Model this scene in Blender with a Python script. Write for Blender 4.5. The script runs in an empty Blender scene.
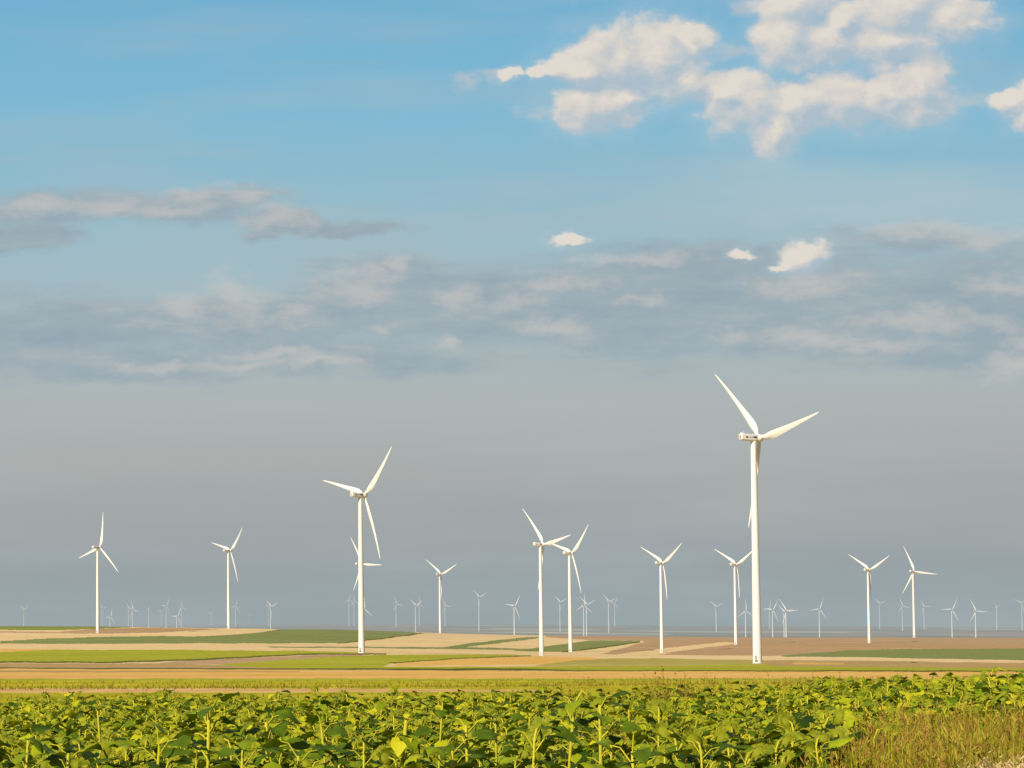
import bpy, bmesh, math, random
import numpy as np
from mathutils import Vector, Matrix, noise as mnoise

random.seed(7)
rng = np.random.default_rng(7)
scene = bpy.context.scene
COL = scene.collection
R = math.radians

# ------------------------------------------------------------------ helpers
def srgb(r, g, b):
    def f(c):
        c /= 255.0
        return c / 12.92 if c <= 0.04045 else ((c + 0.055) / 1.055) ** 2.4
    return (f(r), f(g), f(b), 1.0)

def tag(o, label=None, cat=None, group=None, kind=None):
    if label: o['label'] = label
    if cat: o['category'] = cat
    if group: o['group'] = group
    if kind: o['kind'] = kind
    return o

def mesh_obj(name, verts, faces, mats, parent=None, midx=None, smooth=True):
    me = bpy.data.meshes.new(name)
    me.from_pydata([tuple(v) for v in verts], [], [tuple(f) for f in faces])
    for m in mats: me.materials.append(m)
    if midx is not None:
        me.polygons.foreach_set('material_index', np.asarray(midx, dtype=np.int32))
    if smooth:
        me.polygons.foreach_set('use_smooth', np.ones(len(me.polygons), dtype=bool))
    me.update()
    o = bpy.data.objects.new(name, me)
    COL.objects.link(o)
    if parent: o.parent = parent
    return o

def empty(name, loc=(0, 0, 0), rz=0.0):
    o = bpy.data.objects.new(name, None)
    o.empty_display_size = 0.5
    o.location = loc
    o.rotation_euler = (0, 0, rz)
    COL.objects.link(o)
    return o

class MB:
    """collects verts / faces / material indices"""
    def __init__(self):
        self.v, self.f, self.m = [], [], []
    def add(self, verts, faces, m=0):
        b = len(self.v)
        self.v.extend([tuple(p) for p in verts])
        self.f.extend([tuple(i + b for i in q) for q in faces])
        self.m.extend([m] * len(faces))
    def arrays(self):
        return np.array(self.v), self.f, np.array(self.m)

# ------------------------------------------------------------------ camera
F = 1950.0
CAM = Vector((0, 0, 2.8))
CY = 384 + 153.0            # the lens is shifted up a little, so the axis meets the view below its middle
PITCH = math.atan2(90.0, F)
ROLL = R(0.72)
fwd = Vector((0, math.cos(PITCH), math.sin(PITCH)))
up0 = Vector((0, -math.sin(PITCH), math.cos(PITCH)))
rt0 = Vector((1, 0, 0))
upv = up0 * math.cos(ROLL) + rt0 * math.sin(ROLL)
rtv = rt0 * math.cos(ROLL) - up0 * math.sin(ROLL)

cam_d = bpy.data.cameras.new('camera')
cam_d.sensor_width = 36.0
cam_d.lens = F / 1024 * 36.0
cam_d.shift_y = 153.0 / 1024
cam_d.clip_start = 0.5
cam_d.clip_end = 60000
cam = bpy.data.objects.new('camera', cam_d)
COL.objects.link(cam)
m3 = Matrix((rtv, upv, -fwd)).transposed()
cam.matrix_world = Matrix.Translation(CAM) @ m3.to_4x4()
scene.camera = cam

def ray(px, py):
    """direction towards a point of the view, scaled so that its y is 1"""
    d = fwd * F + rtv * (px - 512) + upv * (CY - py)
    return d / d.y

def at(px, py, D):
    return CAM + ray(px, py) * D

def project(x, y, z):
    x = np.asarray(x, float); y = np.asarray(y, float); z = np.asarray(z, float) - CAM.z
    a = x * fwd.x + y * fwd.y + z * fwd.z
    b = x * rtv.x + y * rtv.y + z * rtv.z
    c = x * upv.x + y * upv.y + z * upv.z
    return 512 + F * b / a, CY - F * c / a

# ------------------------------------------------------------------ terrain profile
PXS = [-400, 0, 100, 200, 256, 283, 330, 400, 440, 500, 545, 600, 660, 720, 768, 870, 930, 1024, 1400]
def row(D, pts):
    xs, ys = zip(*pts)
    ds = D if isinstance(D, (list, tuple)) else None
    t, z, dd = [], [], []
    for px in PXS:
        py = float(np.interp(px, xs, ys))
        Dv = float(np.interp(px, [p for p, _ in ds], [q for _, q in ds])) if ds else float(D)
        d = ray(px, py)
        t.append(d.x); z.append(CAM.z + d.z * Dv); dd.append(Dv)
    return np.array(t), np.array(z), np.array(dd)

T = np.array([ray(px, 640).x for px in PXS])
KEYS = []
for dist, zz in ((-40, 0.0), (0, 0.0), (40, 0.0), (56, -0.12)):
    KEYS.append((np.full(len(T), float(dist)), np.full(len(T), zz)))
def addrow(D, pts):
    t, z, dd = row(D, pts)
    KEYS.append((np.interp(T, t, dd), np.interp(T, t, z)))
addrow(145, [(-400, 694), (0, 691.5), (512, 689), (1024, 683), (1400, 679)])
addrow(905, [(-400, 667), (0, 664.5), (512, 663.5), (757, 663), (1024, 665.5), (1400, 667)])
addrow(1300, [(-400, 659), (0, 655), (256, 654), (361, 653.2), (541, 658.5), (757, 658), (900, 659.5), (1024, 661), (1400, 662)])
addrow(2050, [(-400, 645), (0, 642.5), (100, 641), (227, 640), (300, 642), (361, 645), (440, 646), (541, 652.3), (570, 652), (661, 654), (757, 652), (868, 651), (1024, 652), (1400, 653)])
crestD = [(-400, 2700), (0, 2700), (230, 2700), (330, 2800), (440, 3150), (600, 3200), (1400, 3250)]
addrow(crestD, [(-400, 626), (0, 626), (100, 626.3), (150, 627.3), (200, 628), (260, 628.6), (283, 629.4), (330, 629.2), (400, 631.4), (430, 633), (470, 634), (545, 635.5), (600, 636), (700, 637), (800, 637.3), (1024, 637.5), (1400, 638)])
addrow([(-400, 4300), (1400, 4800)], [(-400, 634), (0, 633), (200, 634), (400, 637), (600, 641), (1024, 642.5), (1400, 643)])
addrow(7000, [(-400, 634), (0, 632), (330, 632.5), (500, 635), (700, 638), (1024, 638.3), (1400, 640)])
addrow(9800, [(-400, 628), (0, 627.5), (200, 627.4), (330, 626), (450, 624.8), (560, 626), (700, 627), (930, 628.2), (1024, 629), (1400, 630)])
addrow(14000, [(-400, 627), (0, 626.5), (200, 625.6), (330, 623.8), (450, 623.2), (560, 624.8), (700, 625.1), (930, 627), (1024, 628), (1400, 629)])
addrow(22000, [(-400, 640), (0, 640), (512, 639), (1024, 640), (1400, 640)])
KD = np.array([k[0] for k in KEYS])
KZ = np.array([k[1] for k in KEYS])

def column(t):
    t = min(max(t, T[0]), T[-1])
    return (np.array([np.interp(t, T, KD[i]) for i in range(len(KD))]),
            np.array([np.interp(t, T, KZ[i]) for i in range(len(KD))]))

def ground(x, y):
    dk, zk = column(x / max(y, 1.0))
    return float(np.interp(y, dk, zk))

def hit(px, py):
    """where a line of sight meets the terrain first"""
    d = ray(px, py)
    dk, zk = column(d.x)
    ds = np.geomspace(60, 20000, 6000)
    zs = np.interp(ds, dk, zk)
    k = np.nonzero(CAM.z + d.z * ds <= zs)[0]
    D = ds[k[0]] if len(k) else 12000.0
    return Vector((d.x * D, D, float(np.interp(D, dk, zk))))

# ------------------------------------------------------------------ materials
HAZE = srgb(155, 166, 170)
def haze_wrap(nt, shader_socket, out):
    """aerial haze painted as emission into the surface shader, growing with the place's distance from the near fields"""
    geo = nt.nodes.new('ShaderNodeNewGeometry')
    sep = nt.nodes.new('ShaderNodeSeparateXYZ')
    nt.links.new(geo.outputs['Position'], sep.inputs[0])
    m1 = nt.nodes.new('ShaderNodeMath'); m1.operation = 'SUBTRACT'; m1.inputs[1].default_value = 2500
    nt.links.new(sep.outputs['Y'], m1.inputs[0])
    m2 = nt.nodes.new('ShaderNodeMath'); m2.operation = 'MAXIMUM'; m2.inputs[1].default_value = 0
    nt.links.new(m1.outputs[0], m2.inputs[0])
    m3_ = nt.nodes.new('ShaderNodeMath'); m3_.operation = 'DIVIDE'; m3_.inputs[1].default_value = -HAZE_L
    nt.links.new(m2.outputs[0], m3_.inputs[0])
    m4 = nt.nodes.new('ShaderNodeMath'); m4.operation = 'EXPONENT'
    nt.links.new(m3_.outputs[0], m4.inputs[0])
    em = nt.nodes.new('ShaderNodeEmission'); em.inputs['Color'].default_value = HAZE  # surface glow standing in for hazy air
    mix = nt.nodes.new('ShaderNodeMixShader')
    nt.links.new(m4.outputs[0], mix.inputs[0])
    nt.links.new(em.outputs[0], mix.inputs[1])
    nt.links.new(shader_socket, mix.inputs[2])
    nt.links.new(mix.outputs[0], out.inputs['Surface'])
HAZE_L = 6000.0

def new_mat(name):
    m = bpy.data.materials.new(name)
    m.use_nodes = True
    nt = m.node_tree
    nt.nodes.clear()
    out = nt.nodes.new('ShaderNodeOutputMaterial')
    b = nt.nodes.new('ShaderNodeBsdfPrincipled')
    try: m.cycles.emission_sampling = 'NONE'
    except Exception: pass
    return m, nt, b, out

def ramp(nt, fac, stops, interp='LINEAR'):
    r = nt.nodes.new('ShaderNodeValToRGB')
    r.color_ramp.interpolation = interp
    e = r.color_ramp.elements
    while len(e) < len(stops): e.new(0.5)
    for i, (p, c) in enumerate(stops):
        e[i].position = p
        e[i].color = c if len(c) == 4 else (*c, 1)
    nt.links.new(fac, r.inputs[0])
    return r.outputs[0]

def mapped_noise(nt, scale3, detail=4, rough=0.55, rot=0.0, coord='Object'):
    tc = nt.nodes.new('ShaderNodeTexCoord')
    mp = nt.nodes.new('ShaderNodeMapping')
    mp.inputs['Scale'].default_value = scale3
    mp.inputs['Rotation'].default_value = (0, 0, rot)
    nt.links.new(tc.outputs[coord], mp.inputs['Vector'])
    n = nt.nodes.new('ShaderNodeTexNoise')
    n.inputs['Scale'].default_value = 1.0
    n.inputs['Detail'].default_value = detail
    n.inputs['Roughness'].default_value = rough
    nt.links.new(mp.outputs[0], n.inputs['Vector'])
    return n.outputs['Fac']

def crop_mat(name, c0, c1, sx=0.003, sy=0.035, rot=0.0, fine=0.35):
    """a field seen along the ground: streaks of two colours and a finer mottle"""
    m, nt, b, out = new_mat(name)
    n1 = mapped_noise(nt, (sx, sy, sy), 5, 0.6, rot)
    n2 = mapped_noise(nt, (sx * 14, sy * 5, sy), 3, 0.65, rot)
    mx = nt.nodes.new('ShaderNodeMix'); mx.data_type = 'FLOAT'; mx.inputs[0].default_value = fine
    nt.links.new(n1, mx.inputs[2]); nt.links.new(n2, mx.inputs[3])
    n3 = mapped_noise(nt, (0.45, 0.05, 0.3), 4, 0.7, rot)
    mx3 = nt.nodes.new('ShaderNodeMix'); mx3.data_type = 'FLOAT'; mx3.inputs[0].default_value = 0.35
    nt.links.new(mx.outputs[0], mx3.inputs[2]); nt.links.new(n3, mx3.inputs[3])
    c = ramp(nt, mx3.outputs[0], [(0.38, tuple(x * 0.80 for x in c0)), (0.62, c1)])
    nt.links.new(c, b.inputs['Base Color'])
    b.inputs['Roughness'].default_value = 0.95
    b.inputs['Specular IOR Level'].default_value = 0.0
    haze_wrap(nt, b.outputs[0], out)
    return m

CM = {}
def cm(key, *a, **k): CM[key] = crop_mat(key, *a, **k)
cm('stubble_tan', (0.74, 0.52, 0.25), (0.8, 0.61, 0.34))
cm('stubble_orange', (0.74, 0.42, 0.11), (0.78, 0.5, 0.17), 0.01, 0.03)
cm('stubble_pale', (0.76, 0.54, 0.27), (0.8, 0.62, 0.36))
cm('pasture_green', (0.209, 0.250, 0.055), (0.297, 0.320, 0.079))
cm('crop_dull_green', (0.2, 0.235, 0.08), (0.28, 0.31, 0.12))
cm('crop_bright_green', (0.327, 0.336, 0.036), (0.465, 0.454, 0.057))
cm('crop_lit_green', (0.36, 0.35, 0.015), (0.6, 0.51, 0.05), 0.02, 0.09)
cm('ploughed_brown', (0.43, 0.275, 0.15), (0.54, 0.365, 0.21))
cm('ploughed_olive', (0.4, 0.26, 0.11), (0.56, 0.4, 0.18), 0.006, 0.05)
cm('hedge_dark', (0.11, 0.115, 0.03), (0.17, 0.17, 0.045), 0.02, 0.02)
cm('olive_mix', (0.335, 0.304, 0.084), (0.547, 0.440, 0.137), 0.008, 0.03)
cm('margin_dry', (0.62, 0.38, 0.13), (0.75, 0.50, 0.22), 0.05, 0.12)
cm('soil', (0.025, 0.02, 0.01), (0.05, 0.036, 0.02), 0.8, 0.8)
# far plain: a patchwork of long strips, base colours lightened to add haze
def far_mat():
    m, nt, b, out = new_mat('far_fields')
    n = mapped_noise(nt, (0.0007, 0.0016, 0.002), 3, 0.6, 0.12)
    c = ramp(nt, n, [(0.30, (0.132, 0.173, 0.083)), (0.42, (0.148, 0.190, 0.091)), (0.47, (0.363, 0.256, 0.198)), (0.53, (0.297, 0.214, 0.173)),
                     (0.58, (0.165, 0.198, 0.099)), (0.63, (0.700, 0.627, 0.429)), (0.70, (0.198, 0.247, 0.116))])
    nt.links.new(c, b.inputs['Base Color'])
    b.inputs['Roughness'].default_value = 1
    b.inputs['Specular IOR Level'].default_value = 0
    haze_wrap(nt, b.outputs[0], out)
    return m
CM['far_fields'] = far_mat()
MKEYS = list(CM)

# parcels, drawn in order; corners given as the view's pixels on the terrain they lie on
PARCELS = [
 ('pasture_green', [(-300, 620), (-300, 630), (0, 630), (60, 630), (130, 627.3), (150, 624), (0, 620)]),
 ('ploughed_brown', [(55, 632.2), (95, 628.6), (140, 627.6), (190, 628.3), (222, 628.9), (160, 632.6), (110, 633.6), (75, 633.6)]),
 ('ploughed_brown', [(-300, 631.6), (0, 631.5), (60, 631.8), (70, 633.2), (0, 633.0), (-300, 633)]),
 ('crop_dull_green', [(-300, 643.5), (0, 643), (0, 641), (60, 638.2), (100, 636.7), (150, 636.2), (205, 636.3), (250, 633.4), (283, 629), (330, 628), (400, 630), (419, 633.2), (375, 639.3), (338, 643.2), (256, 643.2), (100, 643.7)]),
 ('hedge_dark', [(375, 639.0), (400, 635.6), (421, 632.6), (424, 633.4), (402, 636.4), (376, 639.8), (338, 644), (338, 643.2)]),
 ('stubble_orange', [(-300, 652), (0, 652), (0, 649), (58, 649.2), (0, 652.3)]),
 ('crop_dull_green', [(268, 646.6), (470, 647.2), (552, 649.8), (552, 651.2), (470, 649.2), (380, 648.2), (270, 647.6)]),
 ('crop_bright_green', [(-300, 653), (0, 652.2), (55, 649.6), (140, 649.7), (300, 650.8), (378, 652.8), (300, 654.2), (250, 656.5), (185, 660), (120, 662), (-300, 662.6)]),
 ('ploughed_brown', [(150, 664), (185, 660.6), (256, 657.6), (310, 655.2), (372, 654.8), (310, 660), (250, 664)]),
 ('crop_bright_green', [(225, 664), (262, 661.4), (330, 657), (385, 654.8), (460, 654.2), (532, 655.6), (456, 658.2), (395, 662.4), (380, 667.4), (250, 667.4), (205, 665.4)]),
 ('hedge_dark', [(-300, 661.6), (120, 661.3), (185, 659.4), (255, 655.9), (300, 653.7), (385, 653.3), (387, 654.6), (300, 655.0), (256, 657.3), (185, 660.9), (120, 662.8), (-300, 663)]),
 ('hedge_dark', [(388, 662.6), (456, 658), (532, 655.6), (532, 656.3), (456, 659), (395, 663.6)]),
 ('stubble_orange', [(397, 663), (456, 658.9), (530, 656.6), (600, 657), (590, 661.5), (540, 664.5), (395, 666)]),
 ('olive_mix', [(560, 662), (600, 658.6), (640, 658), (690, 659.2), (765, 660), (765, 666.5), (530, 666.4)]),
 ('crop_dull_green', [(443, 647.2), (470, 643.2), (520, 637.8), (540, 636.6), (537, 638.6), (500, 643.2), (456, 648)]),
 ('crop_dull_green', [(512, 651.2), (548, 646), (590, 640.4), (642, 640.4), (638, 642.2), (590, 648.3), (560, 651.8)]),
 ('ploughed_brown', [(546, 636.5), (546, 630), (1500, 630), (1500, 651), (1024, 650), (900, 648.5), (870, 650), (770, 655.7), (660, 655.2), (600, 654), (645, 642), (640, 640.2), (590, 640.2), (546, 637.2)]),
 ('hedge_dark', [(560, 651.8), (590, 648.1), (640, 641.4), (641, 642.4), (592, 649.2), (566, 652.2)]),
 ('stubble_tan', [(615, 654.5), (650, 650), (690, 645.5), (725, 642), (738, 643.4), (695, 649), (655, 655.2)]),
 ('crop_dull_green', [(780, 655.4), (850, 650.4), (900, 648.9), (1024, 648.5), (1500, 648), (1500, 661), (1024, 660.4), (880, 657.6), (785, 656.4)]),
 ('stubble_pale', [(555, 655), (660, 655), (770, 656.2), (890, 657.8), (1024, 660.6), (1500, 664), (1500, 666), (1024, 662.7), (890, 660.6), (760, 659.2), (600, 658)]),
 ('ploughed_olive', [(765, 660), (890, 661), (1024, 663), (1500, 665), (1500, 670), (1024, 668.4), (765, 667)]),
 ('stubble_orange', [(795, 662.4), (845, 663.4), (842, 664.6), (790, 664)]),
 ('ploughed_olive', [(-300, 664), (0, 663.4), (150, 663.4), (230, 665), (300, 668.5), (300, 674), (-300, 674)]),
 ('stubble_orange', [(-300, 669.3), (0, 668.9), (260, 669.6), (520, 671), (520, 672), (260, 671.2), (0, 670.4), (-300, 671)]),
 ('crop_bright_green', [(210, 665.2), (380, 666.5), (512, 666.6), (765, 666), (1024, 668.2), (1500, 669), (1500, 672), (1024, 671.2), (512, 670.2), (300, 668.6)]),
 ('hedge_dark', [(-300, 667.6), (0, 667.6), (260, 668.2), (512, 668.4), (600, 670.2), (1024, 670.4), (1500, 671.2), (1500, 672.4), (1024, 671.8), (600, 671.2), (300, 669.6), (0, 668.6)]),
 ('crop_bright_green', [(690, 665.4), (740, 664.4), (770, 665), (780, 666.2), (740, 666.8), (690, 666.4)]),
 ('stubble_orange', [(-300, 672.6), (0, 672.2), (300, 672), (600, 671.2), (1024, 671.8), (1500, 672.4), (1500, 679), (600, 678.4), (-300, 678.8)]),
 ('crop_bright_green', [(-300, 678.8), (600, 678.4), (1500, 678.6), (1500, 681), (600, 680.8), (-300, 681)]),
 ('crop_lit_green', [(-300, 681), (600, 680.8), (1500, 680.8), (1500, 740), (300, 740), (-300, 687.6)]),
 ('margin_dry', [(-300, 688.2), (200, 688.2), (400, 688.8), (560, 690), (560, 691.5), (300, 692.5), (-300, 693.5)]),
]

def inside(px, py, poly):
    r = np.zeros(px.shape, bool)
    n = len(poly)
    for i in range(n):
        x0, y0 = poly[i]; x1, y1 = poly[(i + 1) % n]
        c = ((y0 > py) != (y1 > py))
        with np.errstate(divide='ignore', invalid='ignore'):
            r ^= c & (px < (x1 - x0) * (py - y0) / (y1 - y0 + 1e-12) + x0)
    return r

def build_terrain():
    Dr = np.concatenate([[-40, -10, 5, 10, 20, 30, 40], np.linspace(46, 116, 36), np.geomspace(120, 3400, 460), np.geomspace(3450, 22000, 120)])
    px = np.concatenate([np.linspace(-400, -40, 13), np.linspace(-20, 1044, 420), np.linspace(1064, 1400, 13)])
    tcol = np.array([ray(p, 650).x for p in px])
    tcol[0] = -2.6; tcol[-1] = 2.6; tcol[1] = -1.0; tcol[-2] = 1.0
    nz = np.empty((len(Dr), len(tcol)))
    for j, t in enumerate(tcol):
        dk, zk = column(t)
        nz[:, j] = np.interp(Dr, dk, zk)
    D2 = np.repeat(Dr[:, None], len(tcol), 1)
    X = tcol[None, :] * np.maximum(D2, 60.0)
    verts = np.stack([X, D2, nz], -1).reshape(-1, 3)
    nr, nc = D2.shape
    i = np.arange(nr - 1)[:, None] * nc + np.arange(nc - 1)[None, :]
    faces = np.stack([i, i + 1, i + nc + 1, i + nc], -1).reshape(-1, 4)
    c = verts[faces].mean(1)
    cpx, cpy = project(c[:, 0], c[:, 1], c[:, 2])
    w = np.sin(cpx * 0.11 + c[:, 1] * 0.013) * 0.12 + np.sin(cpx * 0.037 + 1.3) * 0.12
    rr = np.random.default_rng(3)
    for amp, fx, fy in ((0.16, 0.09, 0.011), (0.10, 0.23, 0.031), (0.06, 0.61, 0.083), (0.04, 1.3, 0.17)):
        w += amp * np.sin(cpx * fx + c[:, 1] * fy + rr.uniform(0, 6)) * np.sin(cpx * fx * 0.37 + rr.uniform(0, 6))
    idx = np.full(len(faces), MKEYS.index('stubble_tan'))
    for key, poly in PARCELS:
        idx[inside(cpx, cpy + w, poly)] = MKEYS.index(key)
    idx[c[:, 1] > 3420] = MKEYS.index('far_fields')
    idx[c[:, 1] < 47] = MKEYS.index('soil')
    me = bpy.data.meshes.new('ground')
    me.vertices.add(len(verts)); me.vertices.foreach_set('co', verts.ravel())
    me.loops.add(len(faces) * 4); me.loops.foreach_set('vertex_index', faces.ravel().astype(np.int32))
    me.polygons.add(len(faces)); me.polygons.foreach_set('loop_start', np.arange(len(faces), dtype=np.int32) * 4)
    me.update(calc_edges=True)
    for k in MKEYS: me.materials.append(CM[k])
    me.polygons.foreach_set('material_index', idx.astype(np.int32))
    me.polygons.foreach_set('use_smooth', np.ones(len(faces), bool))
    me.validate(); me.update()
    o = bpy.data.objects.new('ground', me)
    COL.objects.link(o)
    tag(o, 'gently rolling farmland of tan, green and brown strips reaching the horizon', kind='structure')
build_terrain()

# ------------------------------------------------------------------ turbines
def paint(name, col, rough=0.45, var=0.06):
    m, nt, b, out = new_mat(name)
    n = mapped_noise(nt, (0.6, 0.6, 0.12), 4)
    c = ramp(nt, n, [(0.3, tuple(x * (1 - var) for x in col)), (0.7, col)])
    nt.links.new(c, b.inputs['Base Color'])
    b.inputs['Roughness'].default_value = rough
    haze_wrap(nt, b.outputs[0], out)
    return m
M_WHITE = paint('turbine_white_paint', (0.74, 0.735, 0.715))
M_GREY = paint('turbine_grey', (0.30, 0.30, 0.30))
M_DARK = paint('marking_dark', (0.06, 0.07, 0.09))
M_BLUE = paint('marking_blue', (0.05, 0.06, 0.22))
M_OCHRE = paint('vent_ochre', (0.42, 0.25, 0.10))
M_LGREY = paint('lettering_grey', (0.38, 0.38, 0.40))

HUBH, ROT, OVER = 105.0, 45.0, 3.6
TILT = R(6)            # rotor axis tips up

def lathe(mb, prof, n=24, axis='z', m=0):
    v = []
    for r, h in prof:
        for k in range(n):
            a = 2 * math.pi * k / n
            p = (r * math.cos(a), r * math.sin(a), h)
            if axis == 'y': p = (r * math.cos(a), h, r * math.sin(a))
            v.append(p)
    f = []
    for i in range(len(prof) - 1):
        for k in range(n):
            q = (i * n + k, i * n + (k + 1) % n, (i + 1) * n + (k + 1) % n, (i + 1) * n + k)
            f.append(q if axis == 'z' else q[::-1])
    f.append(tuple(range(n))[::-1] if axis == 'z' else tuple(range(n)))
    e = [(len(prof) - 1) * n + k for k in range(n)]
    f.append(tuple(e) if axis == 'z' else tuple(e[::-1]))
    mb.add(v, f, m)

def box(mb, c, s, m=0):
    x, y, z = c; a, b, d = s[0] / 2, s[1] / 2, s[2] / 2
    v = [(x + i * a, y + j * b, z + k * d) for i in (-1, 1) for j in (-1, 1) for k in (-1, 1)]
    mb.add(v, [(0, 1, 3, 2), (4, 6, 7, 5), (0, 4, 5, 1), (2, 3, 7, 6), (0, 2, 6, 4), (1, 5, 7, 3)], m)

def tower_mesh():
    mb = MB()
    prof = [(2.35, -3.0), (2.35, 0.35), (2.15, 0.36)]
    for h in (0, 35, 70, 102.6):
        r = 2.15 + (1.32 - 2.15) * h / 102.6
        if h in (35, 70):
            prof += [(r, h - 0.16), (r + 0.05, h - 0.15), (r + 0.05, h + 0.15), (r, h + 0.16)]
        elif h: prof.append((r, h))
    prof.append((1.4, 102.62)); prof.append((1.4, 103.8))
    lathe(mb, prof, 28)
    return mb

def nacelle_mesh():
    """rounded box, rear end lower and raised cooler top at the back; y points to the rotor"""
    mb = MB()
    secs = [(-8.6, 1.35, -0.9, 1.5), (-8.35, 1.65, -1.35, 1.9), (-6.0, 1.8, -1.75, 2.0), (-1.0, 1.85, -1.95, 1.95), (1.4, 1.75, -1.85, 1.8), (2.1, 1.45, -1.45, 1.45)]
    n = 20
    v = []
    for y, hw, z0, z1 in secs:
        cz, hz = (z0 + z1) / 2, (z1 - z0) / 2
        for k in range(n):
            a = 2 * math.pi * (k + 0.5) / n
            c, s = math.cos(a), math.sin(a)
            e = 0.32
            v.append((hw * math.copysign(abs(c) ** e, c), y, cz + hz * math.copysign(abs(s) ** e, s)))
    f = []
    for i in range(len(secs) - 1):
        for k in range(n):
            f.append((i * n + k, (i + 1) * n + k, (i + 1) * n + (k + 1) % n, i * n + (k + 1) % n))
    f.append(tuple(range(n)))
    f.append(tuple((len(secs) - 1) * n + k for k in range(n))[::-1])
    mb.add(v, f)
    box(mb, (0, -7.3, 2.25), (2.4, 1.2, 0.6))
    box(mb, (0, -6.6, 2.9), (0.08, 0.08, 1.6))
    return mb

def hub_mesh():
    mb = MB()
    lathe(mb, [(1.3, -2.0), (1.7, -1.5), (1.85, 0), (1.7, 1.0), (1.2, 1.9), (0.6, 2.35), (0.1, 2.5)], 24, 'y')
    return mb

def blade_mesh():
    """along +z, chord along x: leading edge at -x, trailing edge bulging at +x; bows forward (+y)"""
    mb = MB()
    st = [(1.2, 1.9, 1.0, 0), (2.4, 1.9, 1.0, 0), (4.5, 2.7, 0.62, 16), (7.5, 3.75, 0.36, 13), (10, 3.85, 0.29, 11), (14, 3.45, 0.24, 8.5), (20, 2.75, 0.21, 6),
          (27, 2.1, 0.19, 4), (34, 1.5, 0.18, 2.5), (40, 1.0, 0.17, 1.5), (43.5, 0.62, 0.17, 1), (44.7, 0.3, 0.17, 1), (45.0, 0.08, 0.2, 1)]
    n = 14
    v = []
    for r, ch, th, tw in st:
        t = r / 45.0
        bow = 4.0 * t * (1 - t)
        a0 = R(tw)
        for k in range(n):
            a = 2 * math.pi * k / n
            if th >= 0.99:
                x, y = ch / 2 * math.cos(a), ch / 2 * math.sin(a)
            else:
                u = (1 - math.cos(a)) / 2            # 0 leading .. 1 trailing
                y = math.copysign(1, math.sin(a)) * ch * th * 1.9 * math.sqrt(max(u, 0)) * (1 - u) * 0.75
                x = ch * (u - 0.30)
                if abs(math.sin(a)) < 1e-6: y = 0
                x, y = x, y
            xx = x * math.cos(a0) - y * math.sin(a0)
            yy = x * math.sin(a0) + y * math.cos(a0)
            v.append((xx, yy + bow, r))
    # first rings run round the circle from +x; match them to the aerofoil order (leading edge first)
    for i in range(2):
        ring = v[i * n:(i + 1) * n]
        v[i * n:(i + 1) * n] = [(-p[0], p[1], p[2]) for p in ring]
    f = []
    for i in range(len(st) - 1):
        for k in range(n):
            f.append((i * n + k, i * n + (k + 1) % n, (i + 1) * n + (k + 1) % n, (i + 1) * n + k))
    f.append(tuple((len(st) - 1) * n + k for k in range(n)))
    mb.add(v, f)
    return mb

def weighted(o):
    return o

def build_turbine():
    root = empty('wind_turbine')
    def part(name, mb, mats, parent, loc=(0, 0, 0)):
        v, f, m = mb.arrays()
        o = mesh_obj(name, v, f, mats, parent, m)
        bm = bmesh.new(); bm.from_mesh(o.data)
        bmesh.ops.recalc_face_normals(bm, faces=bm.faces); bm.to_mesh(o.data); bm.free()
        o.data.set_sharp_from_angle(angle=R(38))
        o.location = loc
        return o
    tw = part('tower', tower_mesh(), [M_WHITE], root)
    nc = part('nacelle', nacelle_mesh(), [M_WHITE], root, (0, 0, HUBH))
    nc.scale = (0.86, 0.9, 0.82)
    part('hub', hub_mesh(), [M_WHITE], root, (0, OVER, HUBH))
    b = part('blade', blade_mesh(), [M_WHITE], root, (0, OVER, HUBH))
    for k in (1, 2):
        c = b.copy(); COL.objects.link(c); c.parent = root
    # sub-parts
    d = MB(); box(d, (0, 0, 0), (1.0, 0.12, 2.2)); box(d, (0, -0.35, -1.25), (1.5, 1.0, 0.16))
    part('door', d, [M_GREY], tw, (-0.9, -2.02, 2.6)).rotation_euler = (0, 0, R(-24))
    for sx in (-1, 1):
        s = MB()
        # a round dark emblem, a run of grey lettering and a blue block, proud of the nacelle's side
        x = sx * 1.86
        n = 16
        ring = [(x, -5.6 + 0.62 * math.cos(2 * math.pi * k / n), 0.1 + 0.62 * math.sin(2 * math.pi * k / n)) for k in range(n)]
        s.add(ring, [tuple(range(n)) if sx > 0 else tuple(range(n))[::-1]], 0)
        for k in range(6):
            box(s, (x, -4.6 + 0.55 * k, 0.1), (0.03, 0.30, 0.75), 1)
        box(s, (x, -0.25, 0.2), (0.04, 2.5, 1.0), 2)
        part('marking', s, [M_DARK, M_LGREY, M_BLUE], nc)
    vn = MB()
    lathe(vn, [(0.75, -0.06), (0.75, 0.02)], 16, 'y'); box(vn, (0, -0.02, -1.0), (1.7, 0.06, 0.25))
    part('vent', vn, [M_OCHRE], nc, (0, -8.66, 0.45))
    return root

PROTO = build_turbine()
def copy_tree(o, parent=None, skip=()):
    c = o.copy(); COL.objects.link(c); c.parent = parent
    for ch in o.children:
        if ch.name.split('.')[0] in skip: continue
        copy_tree(ch, c, skip)
    return c

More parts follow.
